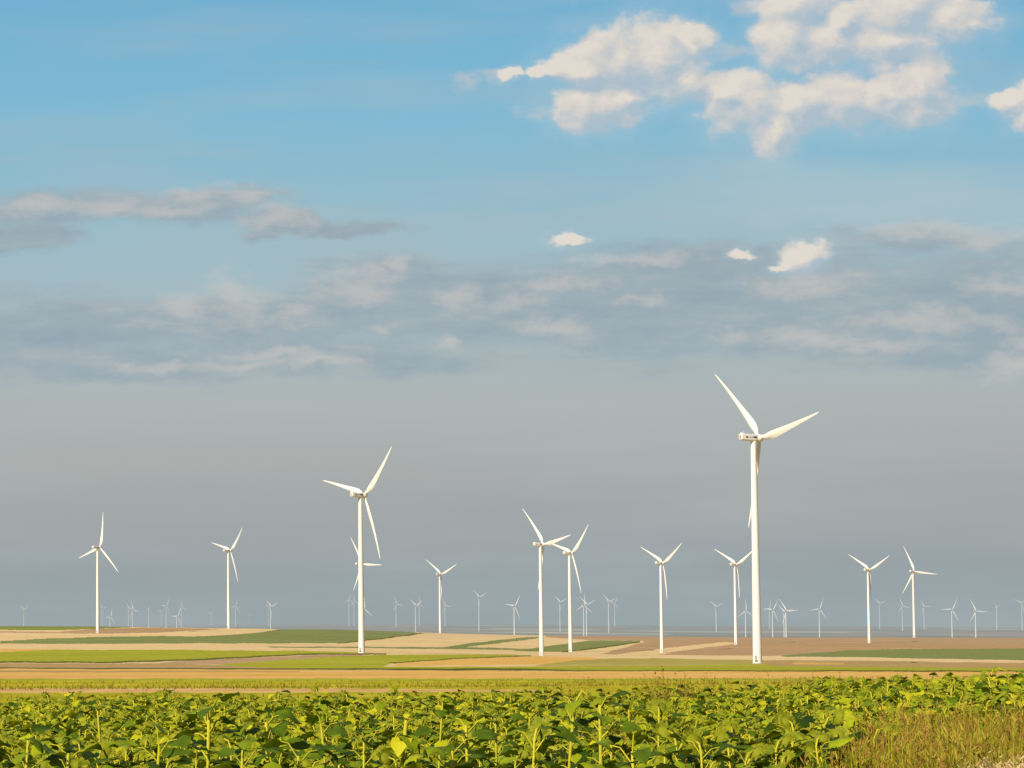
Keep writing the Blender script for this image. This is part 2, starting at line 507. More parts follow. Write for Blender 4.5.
def fit(hub, tips, s, rpx=None, yaws=None):
    """yaw, rotor radius (m) and blade angle that agree with the seen blade tips, through the camera"""
    tips = np.array(tips, float)
    nt_ = len(tips)
    D = hub.y
    r0 = np.hypot(tips[:, 0], tips[:, 1]).max() if rpx is None else rpx
    yaws = np.radians(np.arange(24, 66, 2)) if yaws is None else np.array(yaws)
    rs = np.linspace(0.85, 1.45, 31) * r0 * D / F if rpx is None else np.array([rpx * D / F])
    ph = np.radians(np.arange(0, 120, 1.5))
    hx, hy = project(hub.x, hub.y, hub.z)
    ct, sn = math.cos(TILT), math.sin(TILT)
    Y, RR, P = np.meshgrid(yaws, rs, ph, indexing='ij')
    e = []
    for k in range(3):
        th = P + k * 2 * math.pi / 3
        px, py = project(hub.x + RR * (np.cos(Y) * np.sin(th) - sn * np.sin(Y) * np.cos(th)), hub.y - RR * (np.sin(Y) * np.sin(th) + sn * np.cos(Y) * np.cos(th)), hub.z + RR * ct * np.cos(th))
        e.append(np.stack([(px - hx - t[0]) ** 2 + (py - hy - t[1]) ** 2 for t in tips], -1))
    e = np.stack(e, 0)                      # blade, yaw, r, ph, tip
    import itertools
    best = None
    for perm in itertools.permutations(range(3), nt_):
        c = sum(e[perm[t], ..., t] for t in range(nt_))
        q = np.unravel_index(c.argmin(), c.shape)
        if best is None or c[q] < best[0]: best = (c[q], Y[q], RR[q], math.degrees(P[q]))
    return best

first_used = [False]
def place(loc, yaw, phase, s, rot_s, tower_k, label, group, small):
    if not first_used[0]:
        o = PROTO; first_used[0] = True
    else:
        o = copy_tree(PROTO, None, ('door', 'marking', 'vent') if small else ())
    o.location = loc
    o.rotation_euler = (0, 0, -yaw)
    o.scale = (s, s, s)
    k = 0
    for ch in o.children:
        nm = ch.name.split('.')[0]
        if nm == 'blade':
            ch.rotation_mode = 'QUATERNION'
            ch.rotation_quaternion = (Matrix.Rotation(TILT, 3, 'X') @ Matrix.Rotation(R(phase + 120 * k), 3, 'Y')).to_quaternion(); ch.scale = (rot_s, rot_s, rot_s); k += 1
        if nm == 'hub': ch.rotation_euler = (TILT, 0, 0)
        if nm == 'tower':
            ch.scale = (1, 1, tower_k)
            ch.rotation_euler = (0, 0, yaw)
    tag(o, label, 'wind turbine', group)
    return o

G1 = 'tall white wind turbines in the fields'
# rotor centre, foot, blade tips (absolute)
MAINS = [
 ((759.5, 437.5), (757.5, 663.3), [(712, 371), (818, 412), (751, 527)], 'largest and nearest white wind turbine, right of the centre, with dark lettering on its nacelle'),
 ((366.8, 495), (361.7, 653), [(391, 447), (323, 481), (380, 561)], 'second largest white wind turbine, left of the centre, at a brown strip'),
 ((544.4, 544.5), (541.7, 655.5), [(522, 507.5), (572, 536), (539.5, 590)], 'left one of the two tall white turbines whose blades overlap, one blade pointing right'),
 ((573.2, 553.3), (570.6, 652), [(590.5, 524), (548, 543), (581.2, 593.7)], 'right one of the two tall white turbines whose blades overlap'),
 ((663.9, 563.3), (662, 652.5), [(640.7, 547), (682.5, 543), (668, 600)], 'white wind turbine midway between the overlapping pair and the largest turbine'),
 ((736.8, 564.7), (736, 644.5), [(713.7, 548.7), (756, 548), (740.7, 597.5)], 'white wind turbine just left of the largest one, its right blade behind that tower'),
 ((869.2, 570), (869.3, 643), [(848, 554.3), (890.3, 555.7), (872.3, 600)], 'white wind turbine right of the largest one with two blades spread in a V'),
 ((913.5, 571.5), (914.3, 637), [(904.3, 545.5), (938, 573.3), (903, 592.5)], 'rightmost of the tall white turbines, one blade pointing level to the right'),
 ((441, 574.5), (440.2, 633.2), [(426, 559.5), (457.5, 564), (441.8, 600)], 'smaller white turbine on the tan crest right of the second largest turbine'),
 ((361.7, 564.2), (360.5, 636.8), [(350, 537.5), (382, 564.5), (353, 590.7)], 'white wind turbine mostly hidden behind the tower of the second largest one'),
 ((230.8, 550.7), (228.7, 628.6), [(242, 527.5), (211.7, 542.5), (238.7, 582)], 'second tall white turbine from the left, standing on the crest of a tan field'),
 ((100.6, 547.5), (97.8, 633), [(103.3, 512), (79, 558), (119.5, 572.5)], 'leftmost of the tall white turbines, one blade pointing straight up'),
]
for i, (hub, foot, tips, label) in enumerate(MAINS):
    rel = [(a - hub[0], b - hub[1]) for a, b in tips]
    p = hit(*foot)
    fy = foot[1]
    while p.y > 3300 and fy < 645:
        fy += 0.15; p = hit(foot[0], fy)
    s = (fy - hub[1]) * p.y / F / HUBH
    e, yaw, rm, ph = fit(at(hub[0], hub[1], p.y), rel, s)
    print('main', i, 'D %.0f s %.2f rot %.1f m yaw %.0f ph %d err %.1f' % (p.y, s, rm / s, math.degrees(yaw), ph, e))
    place(p, yaw, ph, s, rm / s / ROT, 1.0, label, G1, False)

G2 = 'small far wind turbines in the haze'
# rotor centre, radius seen, blade tips relative
FAR = [
 ((24.5, 609.9), 8.6, [(-5, -3.5), (6.6, -4.8)], 'small hazy turbine standing alone at the far left edge of the horizon'),
 ((110.7, 616.8), 10.4, [(3.4, -10), (-8, 1), (7.5, 7.4)], 'small far turbine sunk behind the crest, just right of the leftmost tall turbine'),
 ((102.7, 608.6), 7.6, [(4, -2), (-3, -5)], 'very faint far turbine right behind the tower of the leftmost tall turbine'),
 ((133.2, 609.8), 10.6, [(-3.2, -9.5), (10.8, 1.3), (-6, 8)], 'brighter turbine of the close far pair at the left, one blade level to the right'),
 ((129.1, 608.6), 8.8, [(-4.8, -7), (6, -1)], 'fainter turbine of the close far pair at the left, just left of the brighter one'),
 ((149.4, 609), 8.8, [(0.2, -8.7)], 'far turbine seen as a lone thin tower between the left pair and the left cluster', ),
 ((166.8, 606), 9.4, [(3.8, -9.5), (-6.4, -1.3), (3.8, 6.3)], 'taller hazy turbine on the left side of the left far cluster'),
 ((161.8, 611.7), 7.0, [(-4.4, -0.6), (3, -5)], 'faintest turbine at the left end of the left far cluster'),
 ((177.6, 616.8), 11.2, [(-11.4, 0), (3.8, -9.5), (3.2, 9)], 'bright low turbine in front of the left far cluster, one blade level to the left'),
 ((182, 607.3), 8.4, [(-2.5, -8.3), (5.7, 3), (-4.4, 4.4)], 'hazy turbine at the right end of the left far cluster'),
 ((211.7, 613.6), 6.6, [(3.4, -5), (-5, -1)], 'very faint turbine just left of the second tall turbine'),
 ((236, 606), 8.4, [(1, -8.3), (-3.5, -0.6), (4, 4)], 'hazy turbine close behind the right side of the second tall turbine'),
 ((249.5, 616), 5.2, [(5, -1)], 'faintest tiny turbine between the second tall turbine and the V-bladed far one'),
 ((271.4, 606.7), 11.2, [(-6.9, -6.6), (9.3, -4.4)], 'clear far turbine with V-shaped blades at the left end of the green hill'),
 ((268.6, 606), 7.2, [(4, -6), (-4.4, -0.5)], 'faint turbine overlapped by the clear V-bladed one at the green hill'),
 ((349.5, 599.7), 8.6, [(-5, 0.6), (1, -7), (4.6, 2)], 'hazy turbine left of the tower of the second largest one'),
 ((354.3, 601), 8.2, [(-1, -7.5), (4.8, 3)], 'hazy turbine touching the left edge of the second largest tower'),
 ((364.5, 609), 13.0, [(11.5, 7.5), (-8, 6)], 'far turbine behind the second largest tower, one blade showing at its right'),
 ((396.6, 604), 9.2, [(-1, -8.3), (7.2, 0.6)], 'hazy turbine left of the overlapped far pair, one blade up'),
 ((416.1, 605.4), 11.0, [(-7.6, -5), (8.6, -4.4)], 'clearer V-bladed turbine of the overlapped far pair in the middle left'),
 ((419.7, 604), 8.4, [(1.3, -7.6), (5, 3)], 'fainter turbine of the overlapped far pair in the middle left'),
 ((445.5, 606), 8.8, [(9, 0.8), (-3, -7)], 'very faint turbine just right of the crest turbine in the middle left'),
 ((479.4, 597), 10.6, [(-7, -6.3), (8.9, -3.8)], 'far V-bladed turbine whose rotor stands highest over the dark plain'),
 ((514.9, 606), 14.0, [(-11.4, -0.6), (7.6, -12), (5.7, 13.3)], 'far turbine left of the overlapping tall pair, one blade level to the left'),
 ((560.4, 602), 10.4, [(-8.4, -5.7), (6.6, -2.5)], 'far turbine seen between the two towers of the overlapping tall pair'),
 ((584.2, 605.3), 12.0, [(0.6, -12), (-8, 5.3), (8.5, 7.5)], 'left one of two far turbines crossing just right of the overlapping tall pair'),
 ((587, 604.5), 12.2, [(-8, -5.5), (11, -3.5)], 'right one of two far turbines crossing just right of the overlapping tall pair'),
 ((609, 601.6), 10.6, [(-6.7, -5.7), (9.5, -3)], 'clearer turbine of the far twin left of the tan tongue'),
 ((615, 603), 8.4, [(4, -5.5), (5, 6)], 'fainter turbine of the far twin left of the tan tongue'),
 ((716.4, 606.7), 10.0, [(-6, -4.8), (9, -4.4)], 'faint V-bladed far turbine alone between the tan tongue and the largest turbine'),
 ((746, 611), 12.0, [(0.4, -11.8), (-7.2, 5), (6.4, 4.4)], 'far turbine close to the left edge of the largest tower, one blade straight up'),
 ((773, 609.8), 12.4, [(-11.2, 0), (4.7, -8.5), (5.3, 12)], 'far turbine close to the right of the largest tower, one blade level to the left'),
 ((769.7, 608), 9.0, [(-2, -7), (-6, 0.5)], 'faintest turbine just right of the largest tower'),
 ((786.5, 611), 14.0, [(-6.4, -12), (13, -0.6), (-3.2, 13)], 'clearest turbine of the far cluster right of the largest one, one blade level right'),
 ((784.4, 612), 11.5, [(-7, -8), (-1, 11)], 'turbine overlapped by the clearest one of the far cluster right of the largest'),
 ((819.7, 609), 12.0, [(-7.6, 0.9), (4, -10.8), (7, 8.3)], 'far turbine halfway between the right cluster and the tall V-bladed one'),
 ((879.7, 603.5), 8.6, [(-7, -3), (7.9, -0.6)], 'faint turbine just right of the tall V-bladed one'),
 ((902.5, 606), 9.4, [(-1, -8), (9.3, 0.6)], 'hazy turbine close to the left of the rightmost tall turbine'),
 ((924.2, 606.7), 8.8, [(-3.5, -6.4), (6, 0)], 'hazy turbine close to the right of the rightmost tall turbine'),
 ((952.2, 609.5), 12.6, [(-11.2, 0.6), (5.3, -9.8), (6.6, 11.8)], 'left of the clear far pair at the right, one blade level to the left'),
 ((975.9, 611), 13.0, [(-5, -12), (13, 0.6), (-4.4, 10.8)], 'right of the clear far pair at the right, one blade level to the right'),
 ((997.1, 607.3), 9.0, [(-3, -6)], 'far turbine seen as a thin lone tower near the right edge'),
 ((1022, 603), 9.0, [(-6.2, -3)], 'far turbine cut by the right edge of the view'),
]
for i, (hub, rp, tips, label) in enumerate(FAR):
    rp *= 1.06
    D = ROT * F / rp
    h = at(hub[0], hub[1], D)
    e, yaw, rm, ph = fit(h, tips, 1.0, rp, [R(82)] if 'thin' in label else [R(46)])
    ax = Vector((math.sin(yaw), math.cos(yaw), 0))
    foot = h - ax * OVER
    g = ground(foot.x, foot.y)
    hh = max(h.z - g, 60.0)
    foot.z = h.z - HUBH
    o = place(foot, yaw, ph, 1.0, 1.0, 1.0, label, G2, True)
    for ch in o.children:
        if ch.name.startswith('tower'):
            k = (hh - 2.2) / 102.8
            ch.scale = (1, 1, k)
            ch.location = (0, 0, HUBH - 2.2 - 102.8 * k)

# ------------------------------------------------------------------ sunflowers
def leafy_mat(name, stops, trans, tcol, rough=0.55, nscale=9.0):
    m, nt, b, out = new_mat(name)
    geo = nt.nodes.new('ShaderNodeNewGeometry')
    oi = nt.nodes.new('ShaderNodeObjectInfo')
    add = nt.nodes.new('ShaderNodeMath'); add.operation = 'MULTIPLY_ADD'
    nt.links.new(oi.outputs['Random'], add.inputs[0]); add.inputs[1].default_value = 0.25
    nt.links.new(geo.outputs['Random Per Island'], add.inputs[2])
    n = mapped_noise(nt, (nscale,) * 3, 4, 0.6)
    a2 = nt.nodes.new('ShaderNodeMath'); a2.operation = 'MULTIPLY_ADD'
    nt.links.new(n, a2.inputs[0]); a2.inputs[1].default_value = 0.5
    nt.links.new(add.outputs[0], a2.inputs[2])
    a3 = nt.nodes.new('ShaderNodeMath'); a3.operation = 'SUBTRACT'; a3.inputs[1].default_value = 0.35
    nt.links.new(a2.outputs[0], a3.inputs[0])
    c = ramp(nt, a3.outputs[0], stops)
    nt.links.new(c, b.inputs['Base Color'])
    b.inputs['Roughness'].default_value = rough
    b.inputs['Specular IOR Level'].default_value = 0.12
    bn = mapped_noise(nt, (nscale * 5,) * 3, 3, 0.6)
    bp = nt.nodes.new('ShaderNodeBump'); bp.inputs['Strength'].default_value = 0.55; bp.inputs['Distance'].default_value = 0.012
    nt.links.new(bn, bp.inputs['Height']); nt.links.new(bp.outputs[0], b.inputs['Normal'])
    tr = nt.nodes.new('ShaderNodeBsdfTranslucent')
    mx = nt.nodes.new('ShaderNodeMix'); mx.data_type = 'RGBA'; mx.inputs[0].default_value = 0.6
    nt.links.new(c, mx.inputs[6]); mx.inputs[7].default_value = (*tcol, 1)
    nt.links.new(mx.outputs[2], tr.inputs['Color'])
    ms = nt.nodes.new('ShaderNodeMixShader'); ms.inputs[0].default_value = trans
    nt.links.new(b.outputs[0], ms.inputs[1]); nt.links.new(tr.outputs[0], ms.inputs[2])
    nt.links.new(ms.outputs[0], out.inputs['Surface'])
    return m

M_LEAF = leafy_mat('sunflower_leaf', [(0.0, (0.018, 0.042, 0.006)), (0.3, (0.045, 0.09, 0.006)), (0.5, (0.14, 0.225, 0.008)), (0.74, (0.38, 0.44, 0.012)), (1.0, (0.58, 0.54, 0.02))], 0.27, (0.50, 0.50, 0.008))
M_LEAF_SHADED = leafy_mat('sunflower_leaf_shaded', [(0.0, (0.03, 0.065, 0.006)), (0.4, (0.10, 0.165, 0.008)), (0.75, (0.26, 0.33, 0.01)), (1.0, (0.44, 0.45, 0.014))], 0.25, (0.3, 0.36, 0.008))  # darker leaf copy: shade on leaves turned from the sun, put into colour
M_STEM = leafy_mat('sunflower_stem', [(0.0, (0.30, 0.33, 0.02)), (1.0, (0.62, 0.55, 0.04))], 0.08, (0.3, 0.3, 0.03))
M_BACK = leafy_mat('flower_bract', [(0.0, (0.15, 0.19, 0.01)), (1.0, (0.34, 0.35, 0.015))], 0.25, (0.35, 0.4, 0.02))
M_DISC = leafy_mat('flower_disc', [(0.0, (0.09, 0.06, 0.012)), (1.0, (0.20, 0.15, 0.02))], 0.0, (0.2, 0.1, 0.02))
M_PETAL = leafy_mat('flower_petal', [(0.0, (0.45, 0.18, 0.02)), (1.0, (0.70, 0.42, 0.03))], 0.3, (0.8, 0.4, 0.02))
M_RUST = leafy_mat('withered', [(0.0, (0.30, 0.16, 0.03)), (1.0, (0.40, 0.26, 0.05))], 0.1, (0.5, 0.2, 0.05))

def leaf(mb, base, az, L, W, p0, p1, rollv, cup, nu, nv, r, m=0):
    us = np.linspace(0, 1, nu)
    prof_u = [0, 0.06, 0.18, 0.32, 0.5, 0.7, 0.86, 0.95, 1.0]
    prof_w = [0.30, 0.72, 0.98, 1.0, 0.86, 0.56, 0.27, 0.10, 0.015]
    o = np.array([math.cos(az), math.sin(az), 0]); s0 = np.array([-math.sin(az), math.cos(az), 0]); z = np.array([0, 0, 1.0])
    pos = np.array(base, float)
    verts = []
    prev = 0
    wob = r.uniform(-0.5, 0.5)
    for i, u in enumerate(us):
        p = p0 + (p1 - p0) * u ** 0.8
        d = o * math.cos(p) + z * math.sin(p)
        nrm = -o * math.sin(p) + z * math.cos(p)
        s = s0 * math.cos(rollv) + nrm * math.sin(rollv)
        nn = nrm * math.cos(rollv) - s0 * math.sin(rollv)
        if i: pos = pos + d * L * (u - prev)
        prev = u
        w = float(np.interp(u, prof_u, prof_w)) * W * 0.5
        for v in np.linspace(-1, 1, nv):
            wj = w * (1 + (r.uniform(-.13, .07) if abs(v) > .99 else 0))
            lobe = -0.16 * L * (abs(v) ** 1.5) * max(0, 1 - u / 0.35)
            wav = r.uniform(-.035, .035) * W * (0.3 + abs(v)) + 0.05 * W * math.sin(u * 9 + v * 3 + wob * 6) * abs(v)
            verts.append(pos + s * v * wj + nn * (cup * abs(v) ** 1.3 * w + wav) + d * lobe)
    f = []
    for i in range(nu - 1):
        for j in range(nv - 1):
            a = i * nv + j
            f.append((a, a + 1, a + nv + 1, a + nv))
    mb.add(verts, f, m)

def tube(mb, pts, rad, n, m=0, cap=True):
    pts = [np.array(p, float) for p in pts]
    v, f = [], []
    for i, p in enumerate(pts):
        t = pts[min(i + 1, len(pts) - 1)] - pts[max(i - 1, 0)]
        t /= np.linalg.norm(t) + 1e-9
        a = np.cross(t, [0.3, 0.9, 0.1]); a /= np.linalg.norm(a) + 1e-9
        b = np.cross(t, a)
        for k in range(n):
            q = 2 * math.pi * k / n
            v.append(p + rad[i] * (a * math.cos(q) + b * math.sin(q)))
    for i in range(len(pts) - 1):
        for k in range(n):
            f.append((i * n + k, i * n + (k + 1) % n, (i + 1) * n + (k + 1) % n, (i + 1) * n + k))
    if cap: f.append(tuple((len(pts) - 1) * n + k for k in range(n)))
    mb.add(v, f, m)

def head(mb, c, nrm, rad, r, petals, lod):
    """c centre of the face, nrm the way it looks; bract star behind, seed disc in front. material 0 bract, 1 disc, 2 petal"""
    nrm = np.array(nrm, float); nrm /= np.linalg.norm(nrm)
    a = np.cross(nrm, [0.2, 0.1, 1]); a /= np.linalg.norm(a); b = np.cross(nrm, a)
    n = 14 if lod else 8
    v, f = [], []
    prof = [(0.12, -0.55), (0.6, -0.42), (0.95, -0.1), (1.0, 0.05)]
    for rr, h in prof:
        for k in range(n):
            q = 2 * math.pi * k / n
            v.append(c + rad * (rr * (a * math.cos(q) + b * math.sin(q)) + h * nrm))
    for i in range(len(prof) - 1):
        for k in range(n):
            f.append((i * n + k, i * n + (k + 1) % n, (i + 1) * n + (k + 1) % n, (i + 1) * n + k))
    mb.add(v, f, 0)
    mb.add([c + rad * (0.98 * (a * math.cos(2 * math.pi * k / n) + b * math.sin(2 * math.pi * k / n)) + 0.03 * nrm) for k in range(n)] + [c + rad * 0.16 * nrm],
           [(k, (k + 1) % n, n) for k in range(n)], 1)
    nb = 20 if lod else 9
    for lay in range(2 if lod else 1):
        for k in range(nb):
            q = 2 * math.pi * (k + 0.5 * lay + r.uniform(-.2, .2)) / nb
            e = a * math.cos(q) + b * math.sin(q); t = -a * math.sin(q) + b * math.cos(q)
            l = r.uniform(0.45, 0.8); tilt = r.uniform(-0.35, 0.35)
            b0 = c + rad * (0.85 * e - 0.15 * nrm)
            w = 0.17 if lod else 0.3
            mb.add([b0 - t * rad * w, b0 + t * rad * w, b0 + rad * l * (e * 0.6 + nrm * tilt * .5) + t * rad * w * .7, b0 + rad * l * (e + nrm * tilt), b0 + rad * l * (e * .6 + nrm * tilt * .5) - t * rad * w * .7],
                   [(0, 1, 2, 3, 4)], 0)
    for k in range(petals):
        q = r.uniform(0, 2 * math.pi)
        e = a * math.cos(q) + b * math.sin(q); t = -a * math.sin(q) + b * math.cos(q)
        b0 = c + rad * e; w = 0.16; l = r.uniform(0.5, 0.9); dr = np.array([0, 0, -r.uniform(0, .6)])
        mb.add([b0 - t * rad * w, b0 + t * rad * w, b0 + rad * l * (e * .7 + nrm * .3) + t * rad * w, b0 + rad * l * (e + nrm * .5 + dr)], [(0, 1, 2, 3)], 2)

def sunflower(h, seed, lod=1, nleaf=13, stem_r=0.014, face=None, hr=0.085, bare=0.30, lsize=1.0, has_head=True, petals=0, crown=False, drop=0.0, nod=None):
    r = random.Random(seed)
    st, fo, hd = MB(), MB(), MB()
    lean = r.uniform(0, 6.28); la = r.uniform(0.0, 0.06)
    def axis(u):
        return np.array([math.cos(lean) * la * u * u * h, math.sin(lean) * la * u * u * h, u * h])
    nst = 7 if lod else 4
    pts = [axis(u) for u in np.linspace(-0.03, 1, nst)]
    rad = [stem_r * (1.15 - 0.45 * u) for u in np.linspace(0, 1, nst)]
    top = axis(1)
    fa = r.uniform(0, 6.28) if face is None else face
    o = np.array([math.cos(fa), math.sin(fa), 0])
    if has_head:
        nl = hr * r.uniform(1.2, 2.0)
        nod = r.uniform(0.2, 1.25) if nod is None else nod          # how far the face looks down below level
        pts += [top + np.array([0, 0, 0.6 * nl]) + o * 0.35 * nl, top + np.array([0, 0, 0.75 * nl - drop]) + o * 0.95 * nl]
        rad += [rad[-1] * 0.95, rad[-1] * 0.95]
        hc = top + np.array([0, 0, 0.62 * nl - drop]) + o * (nl + 0.35 * hr)
        head(hd, hc, o * math.cos(nod) - np.array([0, 0, math.sin(nod)]), hr, r, petals, lod)
    tube(st, pts, rad, 7 if lod else 3)
    az = r.uniform(0, 6.28)
    for k in range(nleaf):
        u = bare + (0.985 - bare) * (k / (nleaf - 1)) ** 0.9
        az += 2.4 + r.uniform(-.35, .35)
        size = lsize * (1.0 - 0.3 * max(0, (u - 0.6) / 0.4)) * r.uniform(0.8, 1.15)
        L = 0.235 * size; W = L * r.uniform(0.82, 1.0)
        if crown and u > 0.8: size = lsize * r.uniform(0.75, 1.1)
        pl = 0.155 * size * r.uniform(0.7, 1.25)
        ri = r.uniform(0.6, 1.15) + (0.3 if u > 0.9 else 0)
        b0 = axis(u); d = np.array([math.cos(az), math.sin(az), 0])
        p1 = b0 + d * pl * 0.55 + np.array([0, 0, pl * 0.55 * ri]); p2 = b0 + d * pl + np.array([0, 0, pl * 0.62 * ri])
        if lod: tube(st, [b0, p1, p2], [stem_r * .42, stem_r * .34, stem_r * .28], 4, 0, False)
        else: tube(st, [b0, p2], [stem_r * .5, stem_r * .3], 3, 0, False)
        up = max(0, (u - 0.86) / 0.14)
        p_0 = r.uniform(-0.5, 0.25) + 0.5 * up; p_1 = r.uniform(-1.6, -0.35) + 0.6 * up
        if crown and u > 0.8: p_0, p_1 = r.uniform(-.1, .9), r.uniform(-1.3, .1)
        leaf(fo, p2, az + r.uniform(-.3, .3), L, W, p_0, p_1, r.uniform(-.5, .5), r.uniform(-.28, .30), 8 if lod else 5, 7 if lod else 3, r)
    return st, fo, hd

def far_edge(t):
    return float(np.interp(t, [-0.30, 0.0, 0.12, 0.27], [45.5, 43.0, 44.0, 49.0]))
def near_edge(t):
    return float(np.interp(t, [-0.4, 0.105, 0.135, 0.175, 0.215, 0.27, 0.34], [15.6, 15.6, 17.0, 22.0, 27.5, 29.5, 30.5]))

G_SUN = 'sunflower plants in the front rows'
LAB_SUN = 'leafy green sunflower in the front rows with broad drooping leaves'
def plant_object(parts, label, group, loc, leafm=None):
    root = empty('sunflower', loc)
    for nm, mb, mats in zip(('stem', 'foliage', 'flower_head'), parts, ([M_STEM], [leafm or M_LEAF], [M_BACK, M_DISC, M_PETAL])):
        if not mb.v: continue
        v, f, m = mb.arrays()
        mesh_obj(nm, v, f, mats, root, m)
    tag(root, label, 'sunflower', group)
    return root

spots = []
r0 = random.Random(11)
stp = 0.43
for i in range(int(40 / stp)):
    y = 15.0 + i * stp * 0.86
    nx = int(0.62 * y / stp) + 2
    for j in range(nx):
        x = -0.31 * y + j * stp + (i % 2) * stp * .5 + r0.uniform(-.14, .14)
        yy = y + r0.uniform(-.14, .14)
        t = x / yy
        if abs(t) > 0.31 or yy > far_edge(t) + r0.uniform(-.6, .6) or yy < near_edge(t) + r0.uniform(-2.6, .8) * (t > .09): continue
        if r0.random() < 0.07: continue
        spots.append((x, yy, r0.gauss(1.0, 0.075) * (1 + 0.13 * min(1, max(0, (t - .08) / .15))), r0.uniform(-1.1, 1.1)))
spots.sort(key=lambda s: s[1])
vis = [s for s in spots if abs(s[0] / s[1]) < 0.268 and s[1] > 17.4]
near_ids = set(id(s) for s in vis[:300])
H0 = 1.33
protos = []
for k in range(10):
    protos.append(plant_object(sunflower(H0, 100 + k, 1, 17, 0.0125, 1.3, r0.uniform(.055, .08), 0.34, 1.12, k % 2 == 0, 3 if k == 4 else 0), LAB_SUN, G_SUN, (0, 0, 0)))
usedp = set()
for n_, s in enumerate(vis[:300]):
    k = n_ % 10 if n_ < 10 else r0.randrange(10)
    if k not in usedp: o = protos[k]; usedp.add(k)
    else: o = copy_tree(protos[k])
    o.location = (s[0], s[1], 0); o.rotation_euler = (r0.uniform(-.05, .05), r0.uniform(-.05, .05), s[3]); o.scale = (s[2],) * 3

def mass(name, plants, mats, label, parts_offset):
    """many plants as one mesh"""
    V, Fq, Ft, MQ, MT = [], [], [], [], []
    loops, starts, midx, totals = [], [], [], []
    base = 0; ls = 0
    for (v, f, m), (x, y, z, rz, sc) in plants:
        c, s_ = math.cos(rz), math.sin(rz)
        w = np.empty_like(v)
        w[:, 0] = (v[:, 0] * c - v[:, 1] * s_) * sc + x
        w[:, 1] = (v[:, 0] * s_ + v[:, 1] * c) * sc + y
        w[:, 2] = v[:, 2] * sc + z
        V.append(w)
        fl, cnt = f
        loops.append(fl + base); totals.append(cnt); midx.append(m)
        base += len(v)
    V = np.concatenate(V); loops = np.concatenate(loops).astype(np.int32); totals = np.concatenate(totals).astype(np.int32); midx = np.concatenate(midx).astype(np.int32)
    me = bpy.data.meshes.new(name)
    me.vertices.add(len(V)); me.vertices.foreach_set('co', V.ravel().astype(np.float32))
    me.loops.add(len(loops)); me.loops.foreach_set('vertex_index', loops)
    me.polygons.add(len(totals))
    me.polygons.foreach_set('loop_start', np.concatenate([[0], np.cumsum(totals)[:-1]]).astype(np.int32))
    me.update(calc_edges=True)
    for q in mats: me.materials.append(q)
    me.polygons.foreach_set('material_index', midx)
    me.polygons.foreach_set('use_smooth', np.ones(len(totals), bool))
    me.update()
    o = bpy.data.objects.new(name, me); COL.objects.link(o)
    tag(o, label, kind='stuff')
    return o

def flat(mbs, offs):
    v = np.concatenate([np.array(b.v) for b in mbs if b.v])
    fl, cnt, m, base = [], [], [], 0
    for b, of in zip(mbs, offs):
        if not b.v: continue
        for q in b.f: fl.extend([i + base for i in q]); cnt.append(len(q))
        m.extend([x + of for x in b.m]); base += len(b.v)
    return v, (np.array(fl), np.array(cnt)), np.array(m)

low = [flat(sunflower(H0 * 0.93, 300 + k, 0, 16, 0.013, 1.3, r0.uniform(.055, .08), 0.42, 0.9, k % 3 == 0, 1 if k % 6 == 0 else 0), (1, 0, 2)) for k in range(24)]
plants = [(low[r0.randrange(24)], (s[0], s[1], ground(s[0], s[1]), s[3], s[2])) for s in spots if id(s) not in near_ids]
mass('sunflower_field', plants, [M_LEAF, M_STEM, M_BACK, M_DISC, M_PETAL], 'mass of leafy green sunflowers filling the field behind the front rows', None)
print('plants', len(plants), 'near', len(near_ids))

